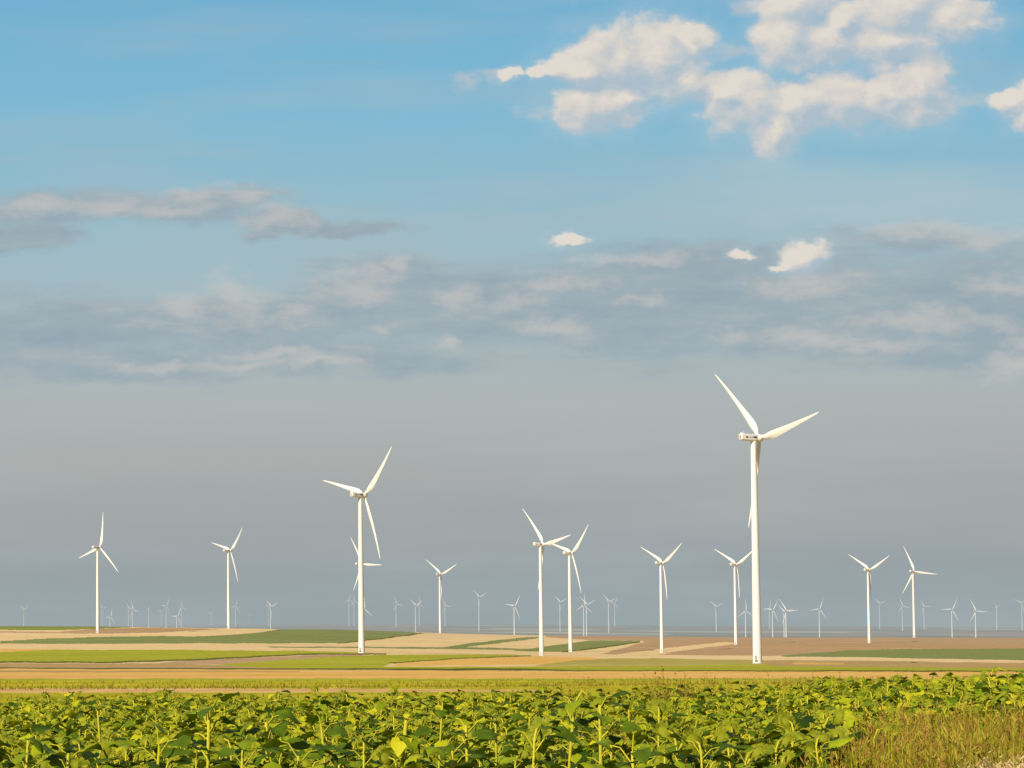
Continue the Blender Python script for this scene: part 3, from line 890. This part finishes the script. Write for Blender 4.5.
# the tall plants that rise over the rest: px, top py, distance, look
TALL = [
 (206, 699, 16.6, dict(nleaf=14, crown=True, bare=0.62, lsize=1.0, stem_r=0.021, has_head=False), 'tall thick-stemmed sunflower left of centre with a dark flat leaf on top'),
 (270, 710, 15.8, dict(nleaf=14, crown=True, bare=0.66, lsize=1.05, stem_r=0.021, has_head=False), 'tall sunflower with a folded leaf pressed to its stem, right of the thick-stemmed one'),
 (19, 728, 15.6, dict(nleaf=11, crown=True, bare=0.75, lsize=1.05, stem_r=0.016, has_head=False), 'sunflower with an upright fan of leaves at the far left corner'),
 (434, 692, 18.6, dict(nleaf=11, crown=True, bare=0.70, lsize=0.85, stem_r=0.013, has_head=False), 'slim tall sunflower with a small dark bud rising above the field edge'),
 (469, 713, 16.8, dict(nleaf=13, crown=True, bare=0.66, lsize=0.95, stem_r=0.018, has_head=False), 'sunflower with long petioles arching both ways, between the slim one and the forked one'),
 (497, 708, 18.5, dict(nleaf=11, crown=True, bare=0.72, lsize=0.8, stem_r=0.013, has_head=False), 'narrow sunflower between the arching one and the flat-topped one'),
 (560, 697, 16.8, dict(nleaf=14, crown=True, bare=0.68, lsize=1.0, stem_r=0.018, hr=0.10, face=0.35, petals=3, drop=0.12, nod=1.15), 'flat-topped tall sunflower with a large green flower head hanging to its right'),
 (600, 693, 16.6, dict(nleaf=15, crown=True, bare=0.62, lsize=1.0, stem_r=0.021, has_head=False), 'tall sunflower right of the flat-topped one, arching petioles on both sides'),
 (105, 701, 20.5, dict(nleaf=11, crown=True, bare=0.74, lsize=0.8, stem_r=0.014, has_head=False), 'slender sunflower in the left part whose tip reaches the pale field edge'),
 (362, 728, 16.4, dict(nleaf=11, crown=True, bare=0.70, lsize=0.95, stem_r=0.014, has_head=False), 'sunflower with leafy top left of the bare broken stem'),
 (680, 737, 16.6, dict(nleaf=11, crown=True, bare=0.70, lsize=0.8, stem_r=0.013, hr=0.085, face=2.0), 'short sunflower with bright crinkled leaves right of centre at the bottom'),
 (738, 733, 17.4, dict(nleaf=10, crown=True, bare=0.72, lsize=0.7, stem_r=0.012, has_head=False), 'thin leaning sunflower among the first weeds right of centre'),
 (332, 716, 18.2, dict(nleaf=12, crown=True, bare=0.70, lsize=0.95, stem_r=0.014, has_head=False), 'sunflower with broad top leaves between the folded-leaf one and the bare stem'),
 (62, 741, 15.4, dict(nleaf=12, crown=True, bare=0.72, lsize=1.15, stem_r=0.017, has_head=False), 'low sunflower with large leaves at the bottom left, second plant from the corner'),
 (148, 735, 15.6, dict(nleaf=12, crown=True, bare=0.70, lsize=1.15, stem_r=0.017, has_head=False), 'broad-leaved sunflower at the bottom left, left of the thick-stemmed one'),
 (236, 738, 15.4, dict(nleaf=11, crown=True, bare=0.74, lsize=1.1, stem_r=0.016, has_head=False), 'sunflower with arching petioles between the thick-stemmed one and the folded-leaf one'),
 (305, 742, 15.2, dict(nleaf=12, crown=True, bare=0.72, lsize=1.15, stem_r=0.016, has_head=False), 'low broad-leaved sunflower right of the folded-leaf one at the bottom edge'),
 (448, 738, 15.6, dict(nleaf=11, crown=True, bare=0.74, lsize=1.2, stem_r=0.015, has_head=False), 'sunflower with one long dark flat leaf below the slim tall one'),
 (528, 732, 15.6, dict(nleaf=11, crown=True, bare=0.74, lsize=1.1, stem_r=0.016, hr=0.07, face=1.2), 'sunflower with a small bud left of the flat-topped one, near the bottom'),
 (636, 738, 15.4, dict(nleaf=12, crown=True, bare=0.72, lsize=1.15, stem_r=0.017, has_head=False), 'broad-leaved sunflower right of the tallest pair at the bottom edge'),
 (705, 744, 15.6, dict(nleaf=12, crown=True, bare=0.74, lsize=1.0, stem_r=0.015, hr=0.08, face=1.9), 'low bright sunflower at the bottom, left of the thin leaning one'),
 (655, 712, 19.5, dict(nleaf=12, crown=True, bare=0.70, lsize=0.9, stem_r=0.013, hr=0.09, face=1.5), 'sunflower with a bright star-shaped flower back right of the tallest pair'),
]
for k, (px, py, D, kw, label) in enumerate(TALL):
    kw['lsize'] *= 1.04
    p = at(px, py, D)
    h = p.z - (0.06 if kw.get('has_head', True) else 0.1)
    plant_object(sunflower(h, 900 + k, 1, **kw), label, None, (p.x, D, 0), M_LEAF_SHADED)
# a stem that has lost its top
def broken(px, py, D, rb, rt, label, k):
    p = at(px, py, D)
    root = empty('broken_sunflower', (p.x, D, 0))
    st = MB(); h = p.z; r = random.Random(k)
    tube(st, [(0.10 * u * u - 0.05 + 0.012 * math.sin(7 * u + k), 0, u * h) for u in np.linspace(-0.02, 1, 7)], [rb + (rt - rb) * u + 0.003 * r.random() for u in np.linspace(0, 1, 7)], 8)
    v, f, m = st.arrays(); mesh_obj('stem', v, f, [M_STEM], root)
    tp = MB(); head(tp, np.array([0.05 + 0.012 * math.sin(7 + k), 0, h + 0.003]), (0.3, -0.1, 1), rt * 1.5, r, 5, 1)
    v, f, m = tp.arrays(); mesh_obj('withered_tip', v, f, [M_RUST, M_RUST, M_PETAL], root, m)
    fo = MB()
    for q in range(14):
        az = r.uniform(0, 6.28); u = r.uniform(.6, .97)
        leaf(fo, (0.10 * u * u - 0.05, 0, u * h), az, .22, .19, r.uniform(-.3, .2), -1.3, 0, .1, 6, 5, r)
    v, f, m = fo.arrays(); mesh_obj('foliage', v, f, [M_LEAF], root)
    tag(root, label, 'sunflower')
broken(399, 719, 16.4, 0.017, 0.014, 'bare broken sunflower stem with no flower, rusty at its tip', 1)

# ------------------------------------------------------------------ grass and weeds at the right edge of the field
M_GRASS = leafy_mat('grass_blade', [(0.0, (0.16, 0.24, 0.008)), (0.6, (0.38, 0.43, 0.012)), (1.0, (0.58, 0.52, 0.04))], 0.4, (0.3, 0.34, 0.02), nscale=2.0)
M_WEED = leafy_mat('weed_stalk', [(0.0, (0.27, 0.12, 0.03)), (0.5, (0.36, 0.23, 0.035)), (1.0, (0.44, 0.38, 0.05))], 0.25, (0.36, 0.2, 0.05), nscale=2.0)
M_DRY = leafy_mat('dry_straw', [(0.0, (0.48, 0.34, 0.14)), (1.0, (0.70, 0.53, 0.26))], 0.2, (0.6, 0.42, 0.2), nscale=2.0)

def blade(mb, r, h, w, az, bend, m=0, x=0, y=0, z=0):
    o = np.array([math.cos(az), math.sin(az), 0]); s = np.array([-math.sin(az), math.cos(az), 0])
    b = np.array([x, y, z])
    v = []
    for u in (0, .35, .7, 1.0):
        p = b + o * bend * u * u * h + np.array([0, 0, h * (u - 0.25 * bend * u * u)])
        ww = w * (1 - u) ** 0.6 if u < 1 else w * 0.05
        v += [p - s * ww, p + s * ww]
    mb.add(v, [(0, 1, 3, 2), (2, 3, 5, 4), (4, 5, 7, 6)], m)

def grass_clump(seed):
    r = random.Random(seed); mb = MB()
    for k in range(24):
        a = r.uniform(0, 6.28); d = r.uniform(0, .2)
        blade(mb, r, r.uniform(.65, 1.22), r.uniform(.006, .012), r.uniform(0, 6.28), r.uniform(.05, .55), 0, d * math.cos(a), d * math.sin(a))
    for k in range(2):
        a = r.uniform(0, 6.28); d = r.uniform(0, .12)
        h = r.uniform(.95, 1.2); x, y = d * math.cos(a), d * math.sin(a)
        lx, ly = r.uniform(-.12, .12), r.uniform(-.12, .12)
        tube(mb, [(x, y, 0), (x + lx * .5, y + ly * .5, h * .6), (x + lx, y + ly, h)], [.004, .003, .0015], 3, 1)
        for q in range(10):
            u = r.uniform(.8, 1.0)
            c = np.array([x + lx * u, y + ly * u, h * u]); e = np.array([r.uniform(-.03, .03), r.uniform(-.03, .03), r.uniform(0, .05)])
            mb.add([c, c + e + [.006, 0, 0], c + e * 1.6, c + e - [.006, 0, 0]], [(0, 1, 2, 3)], 1)
    return mb

def weed_plant(seed, leafy=0.75):
    """a branching reddish weed: thin stalks, small narrow leaves, loose seed spikes"""
    r = random.Random(seed); mb = MB()
    for k in range(5):
        a = r.uniform(0, 6.28); sp_ = r.uniform(.05, .25); h = r.uniform(.9, 1.3)
        tip = np.array([sp_ * math.cos(a), sp_ * math.sin(a), h]); mid = tip * np.array([.4, .4, .55])
        tube(mb, [(0, 0, 0), mid, tip], [.006, .004, .0015], 3, 1)
        for q in range(26):
            u = r.uniform(.35, 1.0)
            c = mid * (2 * u) if u < .5 else mid + (tip - mid) * (2 * u - 1)
            az = r.uniform(0, 6.28); l = r.uniform(.03, .09) * (1.25 - u * .6)
            e = np.array([math.cos(az) * l, math.sin(az) * l, r.uniform(-.2, .9) * l]); s = np.array([-math.sin(az), math.cos(az), 0]) * l * .2
            mb.add([c, c + e * .5 + s, c + e, c + e * .5 - s], [(0, 1, 2, 3)], 0 if r.random() < leafy * (1.15 - u) else 1)
    return mb

gl = [flat([grass_clump(k)], (0,)) for k in range(16)]
wl = [flat([weed_plant(50 + k)], (0,)) for k in range(16)]
gp, wp = [], []
rg = random.Random(5)
for k in range(4300):
    t = rg.uniform(.075, .32)
    D = rg.uniform(18, 31.5)
    if D > near_edge(t) + rg.uniform(.2, 3.0): continue
    edge = min(1.0, max(0.0, (t - 0.06) / 0.13))
    if rg.random() > 0.12 + 0.88 * edge: continue
    back = (D - 25.6) / 3.5 + rg.uniform(-.45, .45)
    sc = rg.uniform(.78, 1.1) * (0.6 + 0.4 * edge)
    if back > 0.0:
        if rg.random() < 0.28: wp.append((wl[rg.randrange(16)], (t * D, D, ground(t * D, D), rg.uniform(0, 6.28), sc * 1.2)))
        else: gp.append((gl[rg.randrange(16)], (t * D, D, ground(t * D, D), rg.uniform(0, 6.28), sc * 1.2)))
    else: gp.append((gl[rg.randrange(16)], (t * D, D, ground(t * D, D), rg.uniform(0, 6.28), sc * 1.42)))
for k in range(110):      # stray weeds inside and at the far edge of the crop
    t = rg.uniform(.02, .2); D = rg.choice((rg.uniform(18, 26), far_edge(t) + rg.uniform(-4, 1.5)))
    wp.append((wl[rg.randrange(16)], (t * D, D, 0, rg.uniform(0, 6.28), rg.uniform(1.15, 1.4))))
for k in range(26):
    t = rg.uniform(.065, .105); D = far_edge(t) + rg.uniform(-5, 1)
    wp.append((wl[rg.randrange(16)], (t * D, D, 0, rg.uniform(0, 6.28), rg.uniform(1.2, 1.5))))
mass('grass', gp, [M_GRASS, M_WEED], 'tall green grass with seed stalks beside the sunflower field', None)
mass('weeds', wp, [M_GRASS, M_WEED], 'reddish brown weeds along the right edge of the sunflower field', None)

def dry_clump(seed):
    r = random.Random(seed); mb = MB()
    for k in range(60):
        a = r.uniform(0, 6.28); d = r.uniform(0, .14); b = r.uniform(.1, .7); h = r.uniform(.9, 1.25)
        blade(mb, r, h, r.uniform(.0015, .003), r.uniform(0, 6.28), b * .5, 0, d * math.cos(a), d * math.sin(a))
    for k in range(420):
        a = r.uniform(0, 6.28); d = r.uniform(0, .26); z = r.uniform(.75, 1.2)
        c = np.array([d * math.cos(a), d * math.sin(a), z - d]); e = np.array([r.uniform(-.03, .03), r.uniform(-.03, .03), r.uniform(-.01, .04)])
        mb.add([c, c + e * .5 + [.006, 0, 0], c + e, c + e * .5 - [.006, 0, 0]], [(0, 1, 2, 3)], 0)
    return mb
dl = [flat([dry_clump(k)], (0,)) for k in range(8)]
dp = []
for k in range(70):
    D = rg.uniform(14.5, 17.0); px = rg.uniform(930, 1075); py = np.interp(px, [930, 965, 985, 1005, 1024, 1075], [778, 768, 756, 764, 756, 752]) + rg.uniform(0, 14)
    p = at(px, py, D)
    dp.append((dl[rg.randrange(8)], (p.x, D, 0, rg.uniform(0, 6.28), max(p.z, .2) / 1.15)))
mass('dry_grass', dp, [M_DRY], 'pale dry straw-coloured grass in the bottom right corner', None)


# low crop rows on the strip beyond the sunflowers
def tuft(seed):
    r = random.Random(seed); mb = MB()
    for k in range(6):
        blade(mb, r, r.uniform(.5, 1.0), r.uniform(.03, .06), r.uniform(0, 6.28), r.uniform(.1, .6), 0 if r.random() < .6 else 1, r.uniform(-.12, .12), r.uniform(-.12, .12))
    return mb
M_CROP = leafy_mat('young_crop', [(0.0, (0.16, 0.15, 0.02)), (1.0, (0.36, 0.31, 0.04))], 0.3, (0.4, 0.36, 0.02), nscale=0.5)
tl = [flat([tuft(k)], (0,)) for k in range(10)]
cp = []
for k in range(5200):
    D = rg.choice((rg.uniform(62, 125), rg.uniform(150, 205), 158 + rg.gauss(0, 4))); t = rg.uniform(-.30, .30)
    x = t * D
    if D < 130 and rg.random() < 0.3: continue
    cp.append((tl[rg.randrange(10)], (x, D, ground(x, D), rg.uniform(0, 6.28), rg.uniform(.16, .38))))
mass('low_crop', cp, [M_CROP, M_WEED], 'low yellow-green crop growing on the strip beyond the sunflowers', None)

# ------------------------------------------------------------------ sun and sky
SUN_AZ = math.atan2(-0.55, -0.83)        # clockwise from +y
SUN_EL = R(31)
sun_vec = Vector((math.sin(SUN_AZ) * math.cos(SUN_EL), math.cos(SUN_AZ) * math.cos(SUN_EL), math.sin(SUN_EL)))
sd = bpy.data.lights.new('sun', 'SUN')
sd.energy = 5.9
sd.angle = R(0.5)
sd.color = (1.0, 0.885, 0.70)
so = bpy.data.objects.new('sun', sd)
so.rotation_euler = sun_vec.to_track_quat('Z', 'Y').to_euler()
COL.objects.link(so)

world = bpy.data.worlds.new('World')
scene.world = world
world.use_nodes = True
wt = world.node_tree
wt.nodes.clear()

def N(nt, typ, **kw):
    n = nt.nodes.new(typ)
    for k, v in kw.items(): setattr(n, k, v)
    return n
def sock(nt, inp, v):
    if v is None: return
    if isinstance(v, (int, float, tuple)): inp.default_value = v
    else: nt.links.new(v, inp)
def mth(nt, op, a, b=None, c=None, clamp=False):
    n = N(nt, 'ShaderNodeMath', operation=op, use_clamp=clamp)
    for i, v in enumerate((a, b, c)): sock(nt, n.inputs[i], v)
    return n.outputs[0]
def vmth(nt, op, a, b=None, c=None):
    n = N(nt, 'ShaderNodeVectorMath', operation=op)
    for i, v in enumerate((a, b, c)): sock(nt, n.inputs[i], v)
    return n.outputs['Value'] if op in ('LENGTH', 'DOT_PRODUCT') else n.outputs['Vector']
def sstep(nt, x, a, b):
    n = N(nt, 'ShaderNodeMapRange', interpolation_type='SMOOTHSTEP')
    sock(nt, n.inputs[0], x); n.inputs[1].default_value = a; n.inputs[2].default_value = b
    return n.outputs[0]
def mixc(nt, f, a, b):
    n = N(nt, 'ShaderNodeMix', data_type='RGBA')
    sock(nt, n.inputs[0], f); sock(nt, n.inputs[6], a); sock(nt, n.inputs[7], b)
    return n.outputs[2]
def nz(nt, vec, scale3, detail, rough, off=(0, 0, 0), color=False):
    v = vmth(nt, 'MULTIPLY_ADD', vec, tuple(1.0 / s for s in scale3), off)
    n = N(nt, 'ShaderNodeTexNoise')
    n.inputs['Scale'].default_value = 1.0
    n.inputs['Detail'].default_value = detail
    n.inputs['Roughness'].default_value = rough
    nt.links.new(v, n.inputs['Vector'])
    return n.outputs['Color'] if color else n.outputs['Fac']

def Q(px, py):
    d = ray(px, py)
    return d.x * 1900, d.z * 1900

def blobs(nt, vec, lst, k=0.25):
    """1 at a blob's middle, 0 on its rim; the blobs flow together"""
    acc = None
    for px, py, rx, ry in lst:
        qx, qy = Q(px, py)
        v = vmth(nt, 'MULTIPLY_ADD', vec, (1.0 / rx, 1.0 / ry, 0.0), (-qx / rx, -qy / ry, 0.0))
        l = vmth(nt, 'LENGTH', v)
        if acc is None: acc = l
        else:
            n = N(nt, 'ShaderNodeMath', operation='SMOOTH_MIN')
            nt.links.new(acc, n.inputs[0]); nt.links.new(l, n.inputs[1]); n.inputs[2].default_value = k
            acc = n.outputs[0]
    return mth(nt, 'SUBTRACT', 1.0, acc)

CUMULUS = [
 (660, 60, 44, 33), (622, 60, 46, 27), (690, 80, 17, 13), (582, 70, 34, 12), (546, 73, 16, 6), (512, 75, 12, 5) , (690, 45, 16, 18),
 (597, 107, 38, 20), (625, 98, 18, 12),
 (748, 106, 40, 28), (728, 92, 26, 14), (772, 128, 20, 24), (800, 104, 36, 22), (848, 98, 38, 22), (900, 94, 44, 24), (926, 88, 24, 28), (918, 108, 20, 16), (880, 88, 34, 12),
 (788, 36, 30, 34), (828, 42, 46, 22), (888, 42, 44, 18), (902, 10, 42, 26), (948, 18, 36, 20), (800, 4, 36, 18), (975, 24, 12, 8), (842, 20, 18, 16),
 (1012, 101, 22, 9), (1022, 116, 12, 12), (1040, 106, 30, 18),
 (568, 242, 17, 5), (738, 252, 9, 3.5), (806, 257, 21, 11), (784, 264, 14, 3),
]
BAND = [
 (40, 210, 95, 24), (150, 207, 140, 22), (235, 200, 70, 16), (282, 222, 60, 18), (350, 231, 75, 11), (20, 240, 70, 20), 
 (60, 330, 190, 42), (230, 330, 160, 50), (360, 300, 120, 50), (470, 310, 150, 60), (600, 310, 170, 68), (740, 310, 170, 66), (860, 300, 150, 66), (980, 300, 130, 72), (120, 365, 170, 24), (330, 362, 180, 22), (940, 350, 150, 26), (930, 236, 110, 16), (690, 262, 140, 22), (1060, 300, 120, 80),
 (-120, 320, 160, 60), (1180, 310, 160, 80),
]
LIGHTS = [
 (466, 80, 12, 9), (500, 75, 24, 7), (532, 113, 13, 6), (735, 52, 18, 8), (743, 3, 13, 8), (975, 100, 18, 6),
 (280, 219, 31, 11), (200, 192, 32, 8), (255, 196, 26, 6), (105, 210, 48, 8), (40, 208, 34, 8), (165, 208, 40, 6),
 (184, 305, 26, 12), (235, 300, 30, 22), (292, 315, 30, 9), (356, 284, 44, 19), (397, 268, 11, 6), (458, 298, 20, 13), (272, 355, 50, 5), (160, 370, 50, 5), (250, 366, 46, 5), (330, 362, 40, 5), (448, 345, 14, 7), (385, 333, 9, 5),
 (930, 322, 80, 10), (935, 312, 34, 9), (805, 341, 50, 9), (560, 283, 40, 8), (800, 286, 46, 12), (1005, 287, 44, 9), (1010, 366, 24, 12), (925, 226, 70, 6), (990, 235, 50, 9), (640, 300, 30, 6), (555, 330, 30, 9), (730, 340, 18, 8), (880, 345, 36, 7), (1020, 345, 16, 9),
 (640, 258, 50, 5), (520, 300, 26, 8),
]

tc = N(wt, 'ShaderNodeTexCoord')
dirv = tc.outputs['Generated']
sp = N(wt, 'ShaderNodeSeparateXYZ'); wt.links.new(dirv, sp.inputs[0])
dx, dy, dz = sp.outputs
den = mth(wt, 'MAXIMUM', dy, 0.12)
qx = mth(wt, 'MULTIPLY', mth(wt, 'DIVIDE', dx, den), 1900.0)
qy = mth(wt, 'MULTIPLY', mth(wt, 'DIVIDE', dz, den), 1900.0)
cq = N(wt, 'ShaderNodeCombineXYZ'); wt.links.new(qx, cq.inputs[0]); wt.links.new(qy, cq.inputs[1])
q = cq.outputs[0]

# clear air, from the horizon up
def hgt(py): return (627 - py) / 700.0
stops = [(618, (152, 165, 168)), (570, (154, 164, 167)), (515, (163, 168, 168)), (455, (171, 175, 174)), (400, (172, 181, 181)), (325, (165, 186, 193)), (255, (158, 188, 199)), (187, (144, 187, 205)), (120, (129, 185, 211)), (50, (119, 180, 211)), (-60, (108, 170, 206))]
clear = ramp(wt, mth(wt, 'DIVIDE', qy, 700.0), [(max(hgt(p), 0), srgb(*c)) for p, c in stops])
# broad uneven veil in the low air
veil = nz(wt, q, (420, 70, 1), 4, 0.55, (3.1, 1.7, 0))
vm = mth(wt, 'MULTIPLY', sstep(wt, veil, 0.40, 0.72), 0.30)
clear = mixc(wt, vm, clear, srgb(178, 186, 188))
veil2 = nz(wt, q, (300, 40, 1), 3, 0.5, (9.1, 4.7, 0))
lowm = mth(wt, 'MULTIPLY', sstep(wt, qy, 240.0, 90.0), mth(wt, 'MULTIPLY', sstep(wt, veil2, 0.42, 0.7), 0.14))
clear = mixc(wt, lowm, clear, srgb(142, 158, 167))

# warped place for the ragged edges
w1 = vmth(wt, 'SUBTRACT', nz(wt, q, (60, 42, 1), 3, 0.6, color=True), (0.5, 0.5, 0.5))
w2 = vmth(wt, 'SUBTRACT', nz(wt, q, (17, 13, 1), 4, 0.6, (5, 5, 0), color=True), (0.5, 0.5, 0.5))
qc = vmth(wt, 'ADD', q, vmth(wt, 'ADD', vmth(wt, 'MULTIPLY', w1, (34, 26, 0)), vmth(wt, 'MULTIPLY', w2, (16, 14, 0))))
qb = vmth(wt, 'ADD', q, vmth(wt, 'MULTIPLY', w1, (120, 34, 0)))
qb = vmth(wt, 'ADD', qb, vmth(wt, 'MULTIPLY', w2, (20, 8, 0)))

# grey stratus band
fb = blobs(wt, qb, BAND, 0.4)
nb = nz(wt, q, (150, 30, 1), 6, 0.6, (1.3, 8.2, 0))
ab = sstep(wt, mth(wt, 'ADD', fb, mth(wt, 'MULTIPLY', mth(wt, 'SUBTRACT', nb, 0.5), 1.3)), -0.05, 0.62)
nb2 = mth(wt, 'ADD', mth(wt, 'MULTIPLY', nz(wt, q, (170, 26, 1), 6, 0.62, (7.7, 2.2, 0)), 0.6), mth(wt, 'MULTIPLY', nz(wt, qc, (52, 20, 1), 6, 0.62, (1.7, 6.2, 0)), 0.4))
colb = ramp(wt, nb2, [(0.36, srgb(146, 165, 177)), (0.52, srgb(157, 173, 181)), (0.68, srgb(175, 184, 186))])
sky = mixc(wt, mth(wt, 'MULTIPLY', ab, 0.92), clear, colb)
# sunlit tops in the band
ql = vmth(wt, 'ADD', qc, vmth(wt, 'MULTIPLY', w1, (26, 8, 0)))
fl = blobs(wt, ql, LIGHTS, 0.3)
nl = nz(wt, q, (30, 15, 1), 7, 0.66, (2.2, 2.9, 0))
al = sstep(wt, mth(wt, 'ADD', fl, mth(wt, 'MULTIPLY', mth(wt, 'SUBTRACT', nl, 0.5), 3.2)), -0.75, 1.05)
sky = mixc(wt, mth(wt, 'MULTIPLY', al, 0.50), sky, srgb(205, 200, 195))

# cumulus: thickness, and the same a little towards the light for their modelling
def cum(vec, off):
    f = blobs(wt, vec, CUMULUS, 0.22)
    n = nz(wt, q, (38, 30, 1), 8, 0.58, off)
    return mth(wt, 'ADD', f, mth(wt, 'MULTIPLY', mth(wt, 'SUBTRACT', n, 0.5), 1.6))
c0 = cum(qc, (0.4, 0.9, 0))
qs = vmth(wt, 'ADD', qc, (-9.0, 12.0, 0.0))
c1 = cum(qs, (0.4 - 9 / 38, 0.9 + 12 / 30, 0))
ac = sstep(wt, c0, -0.52, 0.06)
av = mth(wt, 'MULTIPLY', sstep(wt, c0, -1.5, 0.2), 0.34)
sky = mixc(wt, av, sky, srgb(182, 200, 209))
fv = mth(wt, 'MULTIPLY', sstep(wt, mth(wt, 'ADD', blobs(wt, qb, [(880, 190, 230, 46), (1060, 215, 160, 40)], 0.3), mth(wt, 'MULTIPLY', mth(wt, 'SUBTRACT', veil, 0.5), 2.0)), -0.2, 0.9), 0.34)
sky = mixc(wt, fv, sky, srgb(184, 201, 206))
lit = mth(wt, 'ADD', mth(wt, 'MULTIPLY', mth(wt, 'SUBTRACT', c0, c1), 0.85), 0.47)
fine = nz(wt, qc, (26, 22, 1), 6, 0.6, (3, 7, 0))
lit = mth(wt, 'ADD', lit, mth(wt, 'MULTIPLY', mth(wt, 'SUBTRACT', fine, 0.5), 1.0), clamp=True)
colc = ramp(wt, lit, [(0.05, srgb(172, 190, 202)), (0.4, srgb(194, 200, 204)), (0.7, srgb(214, 209, 203)), (1.0, srgb(227, 219, 208))])
sky = mixc(wt, mth(wt, 'MULTIPLY', ac, 0.95), sky, colc)

# physical sky over the rest of the dome
ns = N(wt, 'ShaderNodeTexSky', sky_type='NISHITA')
ns.sun_disc = False
ns.sun_elevation = SUN_EL
ns.sun_rotation = SUN_AZ % (2 * math.pi)
nish = vmth(wt, 'SCALE', ns.outputs[0]); nish.node.inputs['Scale'].default_value = 0.05
front = mth(wt, 'MULTIPLY', sstep(wt, dy, 0.25, 0.6), sstep(wt, dz, 0.75, 0.5))
full = mixc(wt, front, nish, sky)
bg = N(wt, 'ShaderNodeBackground')
wt.links.new(full, bg.inputs['Color'])
bg.inputs['Strength'].default_value = 1.0
world.cycles.sampling_method = 'MANUAL'
world.cycles.sample_map_resolution = 256
wo = N(wt, 'ShaderNodeOutputWorld')
wt.links.new(bg.outputs[0], wo.inputs['Surface'])

scene.view_settings.view_transform = 'Standard'
scene.view_settings.look = 'None'
scene.view_settings.exposure = 0
scene.render.film_transparent = False
scene.cycles.use_denoising = False
scene.cycles.max_bounces = 6
scene.cycles.diffuse_bounces = 2
scene.cycles.transmission_bounces = 3
scene.cycles.sample_clamp_indirect = 1.5
scene.cycles.transparent_max_bounces = 8
